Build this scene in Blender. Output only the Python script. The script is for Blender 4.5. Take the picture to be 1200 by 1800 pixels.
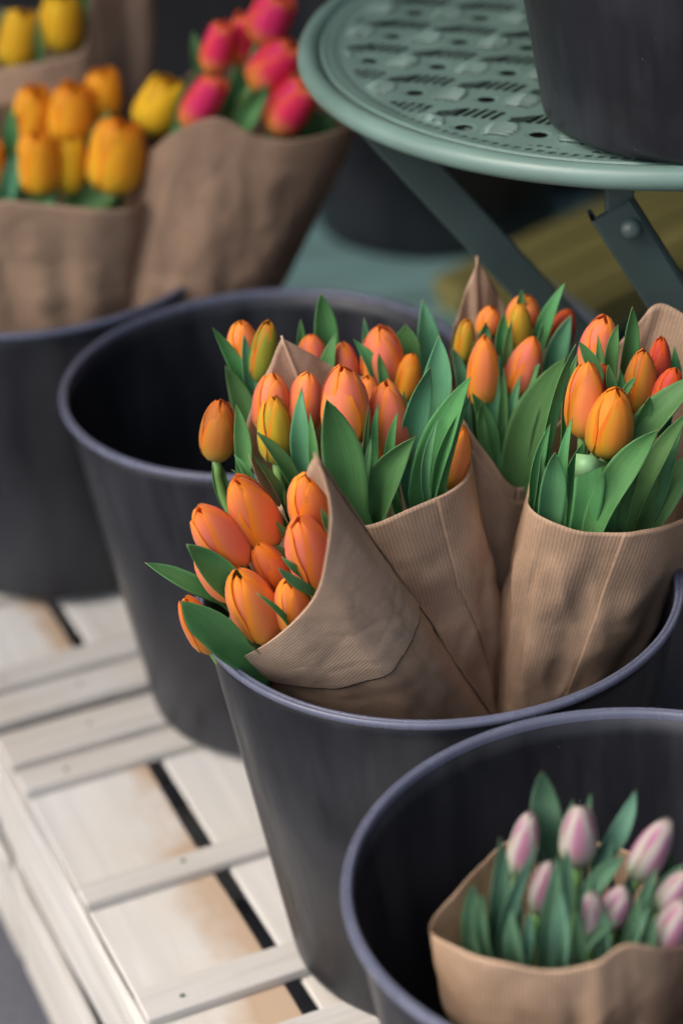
import bpy, bmesh, math, random
import numpy as np
from mathutils import Vector, Matrix, noise
random.seed(7)
SC = bpy.context.scene
COL = SC.collection
for o in list(bpy.data.objects): bpy.data.objects.remove(o)

# ------------------------------------------------------------------ camera, sky, sun, exposure
RIM = 0.499            # height of the bucket rims above the ground
CRATE = 0.235          # height of the crate tops
CAM = Vector((0, 0, RIM + 0.7944)); PITCH = math.radians(29.923); ROLL = math.radians(-4.107); FPX = 4314.0
fw = Vector((0, math.cos(PITCH), -math.sin(PITCH))); up0 = Vector((0, math.sin(PITCH), math.cos(PITCH))); rt0 = Vector((1, 0, 0))
rt = rt0*math.cos(ROLL) + up0*math.sin(ROLL); up = -rt0*math.sin(ROLL) + up0*math.cos(ROLL)
cd = bpy.data.cameras.new('camera'); co = bpy.data.objects.new('camera', cd); COL.objects.link(co); SC.camera = co
cd.sensor_fit = 'HORIZONTAL'; cd.sensor_width = 24.0; cd.lens = FPX/1200*24; cd.clip_start = .05; cd.clip_end = 200
co.matrix_world = Matrix(((rt.x, up.x, -fw.x, CAM.x), (rt.y, up.y, -fw.y, CAM.y), (rt.z, up.z, -fw.z, CAM.z), (0, 0, 0, 1)))
cd.dof.use_dof = True; cd.dof.focus_distance = 1.435; cd.dof.aperture_fstop = 3.2; cd.dof.aperture_blades = 0

W = bpy.data.worlds.new('World'); SC.world = W; W.use_nodes = True
nt = W.node_tree; bg = nt.nodes['Background']; sky = nt.nodes.new('ShaderNodeTexSky')
sky.sky_type = 'NISHITA'; sky.sun_disc = False
SUN_EL, SUN_AZ = math.radians(52), math.radians(-108)      # azimuth from +y towards +x: the light comes from the left
sky.sun_elevation = SUN_EL; sky.sun_rotation = SUN_AZ; sky.air_density = 1.0; sky.dust_density = 5.0; sky.ozone_density = 1.0
nt.links.new(sky.outputs[0], bg.inputs[0]); bg.inputs[1].default_value = 0.15
sl = bpy.data.lights.new('sun', 'SUN'); so = bpy.data.objects.new('sun', sl); COL.objects.link(so)
sl.energy = 1.2; sl.angle = math.radians(60); sl.color = (1.0, .975, .94)
sd = Vector((math.sin(SUN_AZ)*math.cos(SUN_EL), math.cos(SUN_AZ)*math.cos(SUN_EL), math.sin(SUN_EL)))
so.rotation_euler = sd.to_track_quat('Z', 'Y').to_euler(); so.location = sd*5
SC.view_settings.view_transform = 'Standard'; SC.view_settings.look = 'None'; SC.view_settings.exposure = 0.98; SC.view_settings.gamma = 1
SC.render.engine = 'CYCLES'; SC.cycles.use_denoising = True
SC.cycles.max_bounces = 8; SC.cycles.caustics_reflective = False; SC.cycles.caustics_refractive = False

# ------------------------------------------------------------------ measuring helpers (photo pixel -> place)
def ray(px, py): return fw*FPX + rt*(px-600) + up*(900-py)
def at(px, py, Y, k=0.0, zr=RIM):
    v = ray(px, py); t = (Y + k*(CAM.z-zr) - CAM.y)/(v.y - k*v.z)
    return CAM + v*t
def atz(px, py, z):
    v = ray(px, py); return CAM + v*((z-CAM.z)/v.z)

# ------------------------------------------------------------------ object helpers
def link(name, me, mat=None, parent=None, loc=None):
    o = bpy.data.objects.new(name, me); COL.objects.link(o)
    if mat is not None and me is not None and not me.materials: me.materials.append(mat)
    if parent is not None: o.parent = parent
    if loc is not None: o.location = loc
    return o
def empty(name, loc, rz=0):
    o = bpy.data.objects.new(name, None); COL.objects.link(o); o.location = loc; o.rotation_euler = (0, 0, rz)
    o.empty_display_size = .02; return o
def tag(o, label, cat, group=None):
    o['label'] = label; o['category'] = cat
    if group: o['group'] = group
    return o
def mesh(name, verts, faces, uvs=None, smooth=True):
    me = bpy.data.meshes.new(name); me.from_pydata([tuple(v) for v in verts], [], faces)
    if uvs is not None:
        L = me.uv_layers.new(name='UVMap'); li = np.empty(len(me.loops), dtype=np.int32); me.loops.foreach_get('vertex_index', li)
        L.data.foreach_set('uv', np.asarray(uvs, dtype=np.float32)[li].ravel())
    if smooth: me.polygons.foreach_set('use_smooth', [True]*len(me.polygons))
    me.update(); return me
def grid_faces(nr, nc, wrap=False):
    f = []
    for i in range(nr-1):
        for j in range(nc if wrap else nc-1):
            j2 = (j+1) % nc
            f.append((i*nc+j, i*nc+j2, (i+1)*nc+j2, (i+1)*nc+j))
    return f
def lathe(name, prof, n=96, closed=False):
    v = []
    for r, z in prof:
        for j in range(n):
            a = 2*math.pi*j/n; v.append((r*math.cos(a), r*math.sin(a), z))
    f = grid_faces(len(prof), n, True)
    f = [(a, b, c, d) for a, b, c, d in f]
    if closed:
        m = len(prof)-1
        for j in range(n):
            j2 = (j+1) % n; f.append((m*n+j, m*n+j2, j2, j))
    return mesh(name, v, f)
def tube(name, pts, rad, n=8):
    pts = [Vector(p) for p in pts]; v = []; T0 = None
    for i, p in enumerate(pts):
        T = (pts[min(i+1, len(pts)-1)] - pts[max(i-1, 0)]).normalized()
        A = T.cross(Vector((.3, .9, .1))).normalized(); B = T.cross(A)
        r = rad if not hasattr(rad, '__len__') else rad[i]
        for j in range(n):
            a = 2*math.pi*j/n; v.append(p + A*(r*math.cos(a)) + B*(r*math.sin(a)))
    f = grid_faces(len(pts), n, True)
    f.append(tuple(range(n))[::-1]); f.append(tuple((len(pts)-1)*n+j for j in range(n)))
    return mesh(name, v, f)
def box_mesh(name, sx, sy, sz, bev=.0012, nx=1, warp=0.0, seed=0):
    bm = bmesh.new(); bmesh.ops.create_cube(bm, size=1)
    for v in bm.verts: v.co = Vector((v.co.x*sx, v.co.y*sy, v.co.z*sz))
    if nx > 1:
        ed = [e for e in bm.edges if abs((e.verts[0].co-e.verts[1].co).normalized().x) > .9]
        bmesh.ops.subdivide_edges(bm, edges=ed, cuts=nx-1, use_grid_fill=True)
    if bev: bmesh.ops.bevel(bm, geom=[e for e in bm.edges if e.calc_face_angle(0) > 1], offset=bev, segments=1, affect='EDGES')
    if warp:
        for v in bm.verts:
            n1 = noise.noise_vector(Vector((v.co.x*7+seed*3.1, seed*1.7, math.copysign(1, v.co.y)*2)))
            v.co.y += n1.x*warp; v.co.z += n1.y*warp*.5
    me = bpy.data.meshes.new(name); bm.to_mesh(me); bm.free(); return me
def catmull(pts, n, closed=True):
    P = [Vector(p) for p in pts]; m = len(P); out = []
    for i in range(n):
        t = i/n*m if closed else i/(n-1)*(m-1)
        k = min(int(t), m-1 if closed else m-2); u = t-k
        g = (lambda q: P[q % m]) if closed else (lambda q: P[min(max(q, 0), m-1)])
        a, b, c, d = g(k-1), g(k), g(k+1), g(k+2)
        out.append(.5*((2*b) + (c-a)*u + (2*a-5*b+4*c-d)*u*u + (3*b-a-3*c+d)*u**3))
    return out

# ------------------------------------------------------------------ materials
def new_mat(name, rough=.6, spec=.5):
    m = bpy.data.materials.new(name); m.use_nodes = True; t = m.node_tree
    b = t.nodes['Principled BSDF']; b.inputs['Roughness'].default_value = rough; b.inputs['Specular IOR Level'].default_value = spec
    return m, t, b
def N(t, kind, **kw):
    n = t.nodes.new(kind)
    for k, v in kw.items():
        if k.startswith('i_'): n.inputs[k[2:].replace('_', ' ')].default_value = v
        else: setattr(n, k, v)
    return n
def ramp(t, fac, stops, interp='LINEAR'):
    r = t.nodes.new('ShaderNodeValToRGB'); r.color_ramp.interpolation = interp; e = r.color_ramp.elements
    while len(e) < len(stops): e.new(.5)
    for i, (p, c) in enumerate(stops):
        e[i].position = p; e[i].color = (*c, 1) if hasattr(c, '__len__') else (c, c, c, 1)
    t.links.new(fac, r.inputs[0]); return r
def mixc(t, fac, a, b, mode='MIX'):
    m = t.nodes.new('ShaderNodeMix'); m.data_type = 'RGBA'; m.blend_type = mode
    for s, x in ((0, fac), (6, a), (7, b)):
        if hasattr(x, 'is_output') or isinstance(x, bpy.types.NodeSocket): t.links.new(x, m.inputs[s])
        else: m.inputs[s].default_value = x if s == 0 else (*x, 1)
    return m.outputs[2]
def math_(t, op, a, b=None):
    m = t.nodes.new('ShaderNodeMath'); m.operation = op
    for i, x in enumerate((a, b)):
        if x is None: continue
        if isinstance(x, bpy.types.NodeSocket): t.links.new(x, m.inputs[i])
        else: m.inputs[i].default_value = x
    return m.outputs[0]
def bump(t, b, h, strength=.3, dist=.002):
    n = t.nodes.new('ShaderNodeBump'); n.inputs['Strength'].default_value = strength; n.inputs['Distance'].default_value = dist
    t.links.new(h, n.inputs['Height']); t.links.new(n.outputs[0], b.inputs['Normal']); return n
def translucent(m, t, b, col, amount):
    tr = t.nodes.new('ShaderNodeBsdfTranslucent'); mx = t.nodes.new('ShaderNodeMixShader'); mx.inputs[0].default_value = amount
    if isinstance(col, bpy.types.NodeSocket): t.links.new(col, tr.inputs[0])
    else: tr.inputs[0].default_value = (*col, 1)
    out = t.nodes['Material Output']; t.links.new(b.outputs[0], mx.inputs[1]); t.links.new(tr.outputs[0], mx.inputs[2]); t.links.new(mx.outputs[0], out.inputs[0])

def petal_mat(name, foot, body, flush, edge, flush_w=.5, trans=.28):
    m, t, b = new_mat(name, .55, .22)
    uv = N(t, 'ShaderNodeUVMap'); sp = N(t, 'ShaderNodeSeparateXYZ'); t.links.new(uv.outputs[0], sp.inputs[0])
    U, V = sp.outputs[0], sp.outputs[1]
    oi = N(t, 'ShaderNodeObjectInfo')
    mp = N(t, 'ShaderNodeMapping'); mp.inputs['Scale'].default_value = (26, 1.6, 1); t.links.new(uv.outputs[0], mp.inputs[0])
    ad = N(t, 'ShaderNodeVectorMath', operation='ADD'); t.links.new(mp.outputs[0], ad.inputs[0])
    cb = N(t, 'ShaderNodeCombineXYZ'); t.links.new(math_(t, 'MULTIPLY', oi.outputs['Random'], 40), cb.inputs[0]); t.links.new(cb.outputs[0], ad.inputs[1])
    st = N(t, 'ShaderNodeTexNoise'); st.inputs['Scale'].default_value = 1.0; st.inputs['Detail'].default_value = 4; t.links.new(ad.outputs[0], st.inputs[0])
    streak = st.outputs[0]
    a = math_(t, 'ABSOLUTE', math_(t, 'SUBTRACT', U, .5))           # 0 mid rib .. .5 margin
    aa = math_(t, 'ADD', a, math_(t, 'MULTIPLY', math_(t, 'SUBTRACT', streak, .5), .22))
    across = ramp(t, aa, [(0.0, flush), (flush_w*.35, flush), (flush_w*.75, body), (.44, edge), (.5, edge)])
    vv = math_(t, 'ADD', V, math_(t, 'MULTIPLY', math_(t, 'SUBTRACT', streak, .5), .25))
    ff = ramp(t, vv, [(0.02, 1.0), (.42, 0.0)])
    c = mixc(t, ff.outputs[0], across.outputs[0], foot)
    tipf = ramp(t, vv, [(.82, 0.0), (1.0, .75)])
    c = mixc(t, tipf.outputs[0], c, edge)
    hs = N(t, 'ShaderNodeHueSaturation'); t.links.new(c, hs.inputs['Color'])
    t.links.new(math_(t, 'ADD', math_(t, 'MULTIPLY', oi.outputs['Random'], .16), .92), hs.inputs['Value'])
    t.links.new(math_(t, 'ADD', math_(t, 'MULTIPLY', oi.outputs['Random'], .012), .494), hs.inputs['Hue'])
    t.links.new(hs.outputs[0], b.inputs['Base Color'])
    bump(t, b, streak, .18, .001)
    b.inputs['Sheen Weight'].default_value = .08
    translucent(m, t, b, hs.outputs[0], trans); return m
MP = {
 'orange': petal_mat('petal_orange', (.74, .42, .04), (.89, .31, .045), (.88, .26, .085), (.95, .30, .015)),
 'coral':  petal_mat('petal_coral', (.78, .38, .06), (.88, .275, .08), (.87, .235, .125), (.94, .28, .02)),
 'red':    petal_mat('petal_red_orange', (.60, .24, .03), (.72, .11, .03), (.66, .085, .05), (.80, .14, .008)),
 'amber':  petal_mat('petal_amber', (.50, .40, .03), (.72, .33, .02), (.74, .27, .03), (.80, .20, .012)),
 'bud':    petal_mat('petal_yellow_bud', (.30, .34, .03), (.58, .40, .025), (.52, .36, .03), (.78, .24, .015)),
 'green':  petal_mat('petal_green_bud', (.20, .28, .03), (.34, .32, .03), (.28, .30, .03), (.75, .20, .012)),
 'dull':   petal_mat('petal_dull_shaded_orange', (.36, .28, .03), (.52, .20, .02), (.50, .17, .03), (.66, .15, .01)),  # dull bud colour; for the lone left tulip, shade put into the petals
 'yellow': petal_mat('petal_yellow', (.74, .50, .03), (.90, .48, .02), (.90, .38, .02), (.92, .24, .012), .6),
 'lemon':  petal_mat('petal_lemon', (.60, .46, .03), (.90, .58, .02), (.88, .50, .02), (.92, .52, .02), .8),
 'magenta':petal_mat('petal_magenta', (.76, .34, .03), (.80, .07, .05), (.80, .03, .13), (.90, .28, .010), .66),
 'pink':   petal_mat('petal_pale_pink', (.24, .36, .18), (.47, .39, .40), (.42, .19, .28), (.46, .43, .35), .34),
}
def leaf_mat(name, c0, c1, edge):
    m, t, b = new_mat(name, .50, .30)
    uv = N(t, 'ShaderNodeUVMap'); sp = N(t, 'ShaderNodeSeparateXYZ'); t.links.new(uv.outputs[0], sp.inputs[0])
    oi = N(t, 'ShaderNodeObjectInfo')
    mp = N(t, 'ShaderNodeMapping'); mp.inputs['Scale'].default_value = (52, .7, 1); t.links.new(uv.outputs[0], mp.inputs[0])
    ad = N(t, 'ShaderNodeVectorMath', operation='ADD'); t.links.new(mp.outputs[0], ad.inputs[0])
    cb = N(t, 'ShaderNodeCombineXYZ'); t.links.new(math_(t, 'MULTIPLY', oi.outputs['Random'], 60), cb.inputs[0]); t.links.new(cb.outputs[0], ad.inputs[1])
    st = N(t, 'ShaderNodeTexNoise'); st.inputs['Scale'].default_value = 1.0; st.inputs['Detail'].default_value = 3; t.links.new(ad.outputs[0], st.inputs[0])
    tc = N(t, 'ShaderNodeTexCoord'); bl = N(t, 'ShaderNodeTexNoise'); bl.inputs['Scale'].default_value = 30; bl.inputs['Detail'].default_value = 5; t.links.new(tc.outputs['Object'], bl.inputs[0])
    f = math_(t, 'ADD', math_(t, 'MULTIPLY', st.outputs[0], .55), math_(t, 'MULTIPLY', bl.outputs[0], .55))
    base = ramp(t, f, [(.38, c0), (.72, c1)])
    a = math_(t, 'ABSOLUTE', math_(t, 'SUBTRACT', sp.outputs[0], .5))
    e = ramp(t, a, [(.46, 0.0), (.5, .28)])
    c = mixc(t, e.outputs[0], base.outputs[0], edge)
    c = mixc(t, ramp(t, math_(t, 'ADD', sp.outputs[1], math_(t, 'MULTIPLY', bl.outputs[0], .03)), [(.985, 0.0), (1.0, .8)]).outputs[0], c, (.38, .26, .12))
    hs = N(t, 'ShaderNodeHueSaturation'); t.links.new(c, hs.inputs['Color'])
    t.links.new(math_(t, 'ADD', math_(t, 'MULTIPLY', oi.outputs['Random'], .5), .8), hs.inputs['Value'])
    t.links.new(math_(t, 'ADD', math_(t, 'MULTIPLY', oi.outputs['Random'], .05), .47), hs.inputs['Hue'])
    t.links.new(hs.outputs[0], b.inputs['Base Color'])
    bump(t, b, st.outputs[0], .25, .0008)
    rr = ramp(t, bl.outputs[0], [(.3, .42), (.7, .65)]); t.links.new(rr.outputs[0], b.inputs['Roughness'])
    translucent(m, t, b, hs.outputs[0], .34); return m
ML = leaf_mat('tulip_leaf', (.075, .245, .075), (.140, .375, .125), (.25, .46, .20))
MLB = leaf_mat('tulip_leaf_blue', (.080, .245, .110), (.145, .375, .170), (.25, .46, .24))
MLG = leaf_mat('tulip_leaf_grey', (.085, .20, .125), (.150, .30, .19), (.22, .36, .22))
def stem_mat():
    m, t, b = new_mat('tulip_stem', .45); b.inputs['Base Color'].default_value = (.16, .32, .08, 1); return m
MS = stem_mat()

def paper_mat(name, col, ribs=330.0, dirv=0):
    m, t, b = new_mat(name, .72, .25)
    uv = N(t, 'ShaderNodeUVMap'); sp = N(t, 'ShaderNodeSeparateXYZ'); t.links.new(uv.outputs[0], sp.inputs[0])
    x = sp.outputs[dirv]
    tc = N(t, 'ShaderNodeTexCoord')
    n1 = N(t, 'ShaderNodeTexNoise'); n1.inputs['Scale'].default_value = 22; n1.inputs['Detail'].default_value = 5; t.links.new(tc.outputs['Object'], n1.inputs[0])
    n2 = N(t, 'ShaderNodeTexNoise'); n2.inputs['Scale'].default_value = 420; n2.inputs['Detail'].default_value = 3; t.links.new(tc.outputs['Object'], n2.inputs[0])
    xx = math_(t, 'ADD', math_(t, 'MULTIPLY', x, ribs*2*math.pi), math_(t, 'MULTIPLY', n1.outputs[0], 2.0))
    s = math_(t, 'SINE', xx)
    s01 = math_(t, 'ADD', math_(t, 'MULTIPLY', s, .5), .5)
    mix1 = math_(t, 'ADD', math_(t, 'MULTIPLY', s01, .30), math_(t, 'ADD', math_(t, 'MULTIPLY', n1.outputs[0], .7), math_(t, 'MULTIPLY', n2.outputs[0], .35)))
    c = ramp(t, mix1, [(.30, tuple(k*.66 for k in col)), (.62, col), (1.0, tuple(min(1, k*1.32) for k in col))])
    t.links.new(c.outputs[0], b.inputs['Base Color'])
    vo = N(t, 'ShaderNodeTexVoronoi'); vo.feature = 'F1'; vo.inputs['Scale'].default_value = 17
    wv = N(t, 'ShaderNodeVectorMath', operation='ADD'); t.links.new(tc.outputs['Object'], wv.inputs[0])
    wn = N(t, 'ShaderNodeTexNoise'); wn.inputs['Scale'].default_value = 14; t.links.new(tc.outputs['Object'], wn.inputs[0])
    ws = N(t, 'ShaderNodeVectorMath', operation='SCALE'); ws.inputs['Scale'].default_value = .06; t.links.new(wn.outputs[1], ws.inputs[0])
    t.links.new(ws.outputs[0], wv.inputs[1]); t.links.new(wv.outputs[0], vo.inputs[0])
    vb = N(t, 'ShaderNodeTexVoronoi'); vb.inputs['Scale'].default_value = 55; t.links.new(wv.outputs[0], vb.inputs[0])
    crease = ramp(t, math_(t, 'ADD', vo.outputs['Distance'], math_(t, 'MULTIPLY', vb.outputs['Distance'], .3)), [(0.0, 0.0), (1.0, 1.0)])
    h = math_(t, 'ADD', math_(t, 'MULTIPLY', s01, .13), math_(t, 'ADD', math_(t, 'MULTIPLY', crease.outputs[0], 2.6), math_(t, 'MULTIPLY', n1.outputs[0], .8)))
    bump(t, b, h, .30, .0020)
    translucent(m, t, b, c.outputs[0], .28); return m
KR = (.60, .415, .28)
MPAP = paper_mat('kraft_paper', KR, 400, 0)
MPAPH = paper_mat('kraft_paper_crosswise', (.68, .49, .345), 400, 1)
MPAPS = paper_mat('kraft_paper_deep_shade', (.36, .235, .155), 400, 0)  # same kraft paper, the red wrap's shade put into its colour
MPAPD = paper_mat('kraft_paper_shaded', (.50, .335, .22), 400, 0)  # darker copy of the kraft paper, shade of the rear wraps painted in

def plastic_mat(name, col, rough, dust=.5, film=.55):
    m, t, b = new_mat(name, rough, .35)
    tc = N(t, 'ShaderNodeTexCoord')
    n1 = N(t, 'ShaderNodeTexNoise'); n1.inputs['Scale'].default_value = 9; n1.inputs['Detail'].default_value = 7; t.links.new(tc.outputs['Object'], n1.inputs[0])
    vo = N(t, 'ShaderNodeTexVoronoi'); vo.inputs['Scale'].default_value = 120; t.links.new(tc.outputs['Object'], vo.inputs[0])
    sp = ramp(t, vo.outputs['Distance'], [(.0, 1.0), (.075, 0.0)])
    vr = N(t, 'ShaderNodeSeparateColor'); t.links.new(vo.outputs['Color'], vr.inputs[0])
    sel = math_(t, 'GREATER_THAN', vr.outputs[0], .80)
    speck = math_(t, 'MULTIPLY', math_(t, 'MULTIPLY', sp.outputs[0], sel), dust)
    mp = N(t, 'ShaderNodeMapping'); mp.inputs['Scale'].default_value = (60, 60, 7); t.links.new(tc.outputs['Object'], mp.inputs[0])
    n2 = N(t, 'ShaderNodeTexNoise'); n2.inputs['Scale'].default_value = 1; n2.inputs['Detail'].default_value = 6; t.links.new(mp.outputs[0], n2.inputs[0])
    du = ramp(t, math_(t, 'MULTIPLY', n1.outputs[0], math_(t, 'ADD', n2.outputs[0], .5)), [(.40, 0.0), (.75, film)])
    c = mixc(t, du.outputs[0], col, tuple(k*2.4+.018 for k in col))
    c = mixc(t, speck, c, (.35, .35, .37))
    t.links.new(c, b.inputs['Base Color'])
    rr = ramp(t, n2.outputs[0], [(.35, rough-.08), (.7, rough+.16)]); t.links.new(rr.outputs[0], b.inputs['Roughness'])
    bump(t, b, n2.outputs[0], .10, .0015); return m
MBK = plastic_mat('black_plastic', (.0125, .0135, .017), .36)
MRIM = plastic_mat('black_plastic_rim_sky_tint', (.095, .104, .150), .22, .25, .15)  # lighter worn plastic, with blue sky reflection put into the base colour

def paint_mat(name, col, rough=.38):
    m, t, b = new_mat(name, rough, .5); tc = N(t, 'ShaderNodeTexCoord')
    n1 = N(t, 'ShaderNodeTexNoise'); n1.inputs['Scale'].default_value = 14; n1.inputs['Detail'].default_value = 6; t.links.new(tc.outputs['Object'], n1.inputs[0])
    c = ramp(t, n1.outputs[0], [(.3, tuple(k*.85 for k in col)), (.7, tuple(k*1.12 for k in col))]); t.links.new(c.outputs[0], b.inputs['Base Color'])
    r = ramp(t, n1.outputs[0], [(.3, rough-.06), (.7, rough+.12)]); t.links.new(r.outputs[0], b.inputs['Roughness']); return m
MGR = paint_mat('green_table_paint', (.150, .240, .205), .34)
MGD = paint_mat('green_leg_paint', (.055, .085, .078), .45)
MZINC = paint_mat('bare_steel', (.42, .47, .55), .30)

def wood_mat(name, col, stain=None, scale=1.0, stripe=.35):
    m, t, b = new_mat(name, .62, .3); tc = N(t, 'ShaderNodeTexCoord'); oi = N(t, 'ShaderNodeObjectInfo')
    ad = N(t, 'ShaderNodeVectorMath', operation='ADD'); cb = N(t, 'ShaderNodeCombineXYZ')
    for i in range(3): t.links.new(math_(t, 'MULTIPLY', oi.outputs['Random'], 13.0+9*i), cb.inputs[i])
    t.links.new(tc.outputs['Object'], ad.inputs[0]); t.links.new(cb.outputs[0], ad.inputs[1])
    mp = N(t, 'ShaderNodeMapping'); mp.inputs['Scale'].default_value = (5*scale, 85*scale, 60*scale); t.links.new(ad.outputs[0], mp.inputs[0])
    n1 = N(t, 'ShaderNodeTexNoise'); n1.inputs['Scale'].default_value = 1; n1.inputs['Detail'].default_value = 6; n1.inputs['Distortion'].default_value = .6; t.links.new(mp.outputs[0], n1.inputs[0])
    n2 = N(t, 'ShaderNodeTexNoise'); n2.inputs['Scale'].default_value = 11; n2.inputs['Detail'].default_value = 4; t.links.new(ad.outputs[0], n2.inputs[0])
    c = ramp(t, n1.outputs[0], [(.25, tuple(k*(1-stripe) for k in col)), (.55, col), (.8, tuple(min(.9, k*1.07) for k in col))])
    c2 = mixc(t, ramp(t, n2.outputs[0], [(.35, 0.0), (.75, .5)]).outputs[0], c.outputs[0], (col[0]*.86, col[1]*.78, col[2]*.66))
    if stain:
        sp = N(t, 'ShaderNodeSeparateXYZ'); t.links.new(tc.outputs['Object'], sp.inputs[0])
        yy = math_(t, 'ADD', sp.outputs[1], math_(t, 'MULTIPLY', math_(t, 'SUBTRACT', n2.outputs[0], .5), .11))
        sf = ramp(t, math_(t, 'ADD', math_(t, 'MULTIPLY', yy, 10), .5), [(.70, 0.0), (.90, .8)])
        c2 = mixc(t, sf.outputs[0], c2, stain)
    t.links.new(c2, b.inputs['Base Color']); bump(t, b, n1.outputs[0], .35, .0012)
    r = ramp(t, n1.outputs[0], [(.3, .75), (.7, .52)]); t.links.new(r.outputs[0], b.inputs['Roughness']); return m
WD = (.60, .585, .55)
MW = wood_mat('pale_poplar', WD, None, 1, .28)
MWS = wood_mat('pale_poplar_stained', WD, (.42, .28, .17), 1, .16)
MW2 = wood_mat('pale_pine_batten', (.52, .50, .465), None, 1, .26)

def ground_mat():
    m, t, b = new_mat('asphalt', .85, .3); tc = N(t, 'ShaderNodeTexCoord')
    n1 = N(t, 'ShaderNodeTexNoise'); n1.inputs['Scale'].default_value = 180; n1.inputs['Detail'].default_value = 5; t.links.new(tc.outputs['Object'], n1.inputs[0])
    n2 = N(t, 'ShaderNodeTexNoise'); n2.inputs['Scale'].default_value = 3; n2.inputs['Detail'].default_value = 5; t.links.new(tc.outputs['Object'], n2.inputs[0])
    c = ramp(t, math_(t, 'ADD', math_(t, 'MULTIPLY', n1.outputs[0], .6), math_(t, 'MULTIPLY', n2.outputs[0], .4)), [(.3, (.07, .072, .085)), (.7, (.15, .155, .18))])
    t.links.new(c.outputs[0], b.inputs['Base Color']); bump(t, b, n1.outputs[0], .6, .004); return m
MG = ground_mat()

# ------------------------------------------------------------------ setting: ground and the dark shop wall behind, with unseen shading parts added
g = link('ground', mesh('ground', [(-40, -40, 0), (40, -40, 0), (40, 40, 0), (-40, 40, 0)], [(0, 1, 2, 3)], smooth=False), MG); g['kind'] = 'structure'
mwall, tw, bw = new_mat('dark_render', .8, .3)
tcw = N(tw, 'ShaderNodeTexCoord'); nw = N(tw, 'ShaderNodeTexNoise'); nw.inputs['Scale'].default_value = 6; nw.inputs['Detail'].default_value = 8; tw.links.new(tcw.outputs['Object'], nw.inputs[0])
tw.links.new(ramp(tw, nw.outputs[0], [(.3, (.018, .018, .019)), (.7, (.028, .028, .029))]).outputs[0], bw.inputs['Base Color']); bump(tw, bw, nw.outputs[0], .3, .01)
wp = [(-4.0, 3.9), (-4.0, 3.6), (1.25, 2.35), (1.25, -1.2), (1.6, -1.2), (1.6, 2.6)]          # back wall, plus an unseen return added to block sky light on the right
wv = [(x, y, 0) for x, y in wp]+[(x, y, 3.4) for x, y in wp]
wall = link('shop_wall_with_shade_return', mesh('shop_wall_with_shade_return', wv, [(5, 4, 3, 2, 1, 0), (6, 7, 8, 9, 10, 11)]+[(i, (i+1) % 6, (i+1) % 6+6, i+6) for i in range(6)], smooth=False), mwall)
maw = paint_mat('shade_awning_cloth', (.05, .06, .055), .8)
aw = [(-4.0, 1.12, 2.25), (1.6, 1.12, 2.25), (1.6, 2.9, 2.85), (-4.0, 3.9, 2.85)]
link('added_shade_awning', mesh('added_shade_awning', aw+[(x, y, z-.02) for x, y, z in aw], [(0, 1, 2, 3), (7, 6, 5, 4)]+[(i, i+4, (i+1) % 4+4, (i+1) % 4) for i in range(4)], smooth=False), maw, wall)  # unseen cloth cover, added to shade the rear bunches and the table
tag(wall, 'dark anthracite shop wall behind all the flower buckets, with unseen return added for shading', 'wall')

# ------------------------------------------------------------------ wooden crates (upside down, slatted bottoms up)
UA = math.radians(-69.0); u = Vector((math.cos(UA), math.sin(UA), 0)); v_ = Vector((-math.sin(UA), math.cos(UA), 0))
def uv_world(uu, vv, z): return u*uu + v_*vv + Vector((0, 0, z))
def piece(name, me, mat, par, lx, ly, lz, rz=0):
    o = bpy.data.objects.new(name, me); COL.objects.link(o); o.parent = par; o.location = (lx, ly, lz); o.rotation_euler.z = rz
    if not me.materials: me.materials.append(mat)
    return o
def crate(u0, u1, label, battens, stained, seed, vl=.297, width=.405, endw=.055):
    rnd = random.Random(seed); Lc = u1-u0
    root = empty('wooden_crate', uv_world(u0, vl, 0), UA); tag(root, label, 'crate', 'upturned wooden crates in a row')
    T = .008; zb = CRATE-T                                   # battens lie on the boards
    nb = 4; gap = .0125; bw_ = (width-gap*(nb-1))/nb
    for i in range(nb):
        me = box_mesh('board', Lc-.012, bw_, .006, .001, 8, .0016, seed*10+i)
        o = piece('board', me, MWS if (i in stained) else MW, root, Lc/2, bw_/2+i*(bw_+gap), zb-.003)
    for j, (bu, bwid, hh) in enumerate(battens):
        me = box_mesh('batten', width+.004, bwid, T, .001, 6, .0012, seed*20+j)
        bt = piece('batten', me, MW2, root, bu-u0, width/2+.0, zb+T/2+.0004, math.pi/2)
        for yy in ((.030, width-.03) if j % 2 else (.072,)):
            nm = lathe('nail', [(0, .0006), (.0016, .0005), (.0019, 0)], 8)
            piece('nail', nm, MGD, bt, yy-width/2+rnd.uniform(-.006, .006), rnd.uniform(-.004, .004), T/2+.0002)
    for side in (0, 1):                                       # side slats hang below the top edge
        yy = -.0042 if side == 0 else width+.0042
        zs = zb-.0005
        for (h, drop) in ((.080, .0), (.100, .118)):
            me = box_mesh('side_slat', Lc+.002, .0075, h, .0012, 8, .0022, seed*30+side*5+int(drop*100))
            piece('side_slat', me, MW, root, Lc/2, yy, zs-drop-h/2)
        for xx in (.012, Lc-.012, Lc/2):
            me = box_mesh('corner_post', .018, .018, zb-.012, .0015)
            piece('corner_post', me, MW2, root, xx, .0122 if side == 0 else width-.0122, (zb-.012)/2)
    for xx in (-.0045, Lc+.0045):
        for (h, drop) in ((.080, .004), (.100, .120)):
            me = box_mesh('end_slat', width, .0075, h, .0012, 6, .0015, seed*40+int(drop*100))
            piece('end_slat', me, MW, root, xx, width/2, zb-drop-h/2, math.pi/2)
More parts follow.
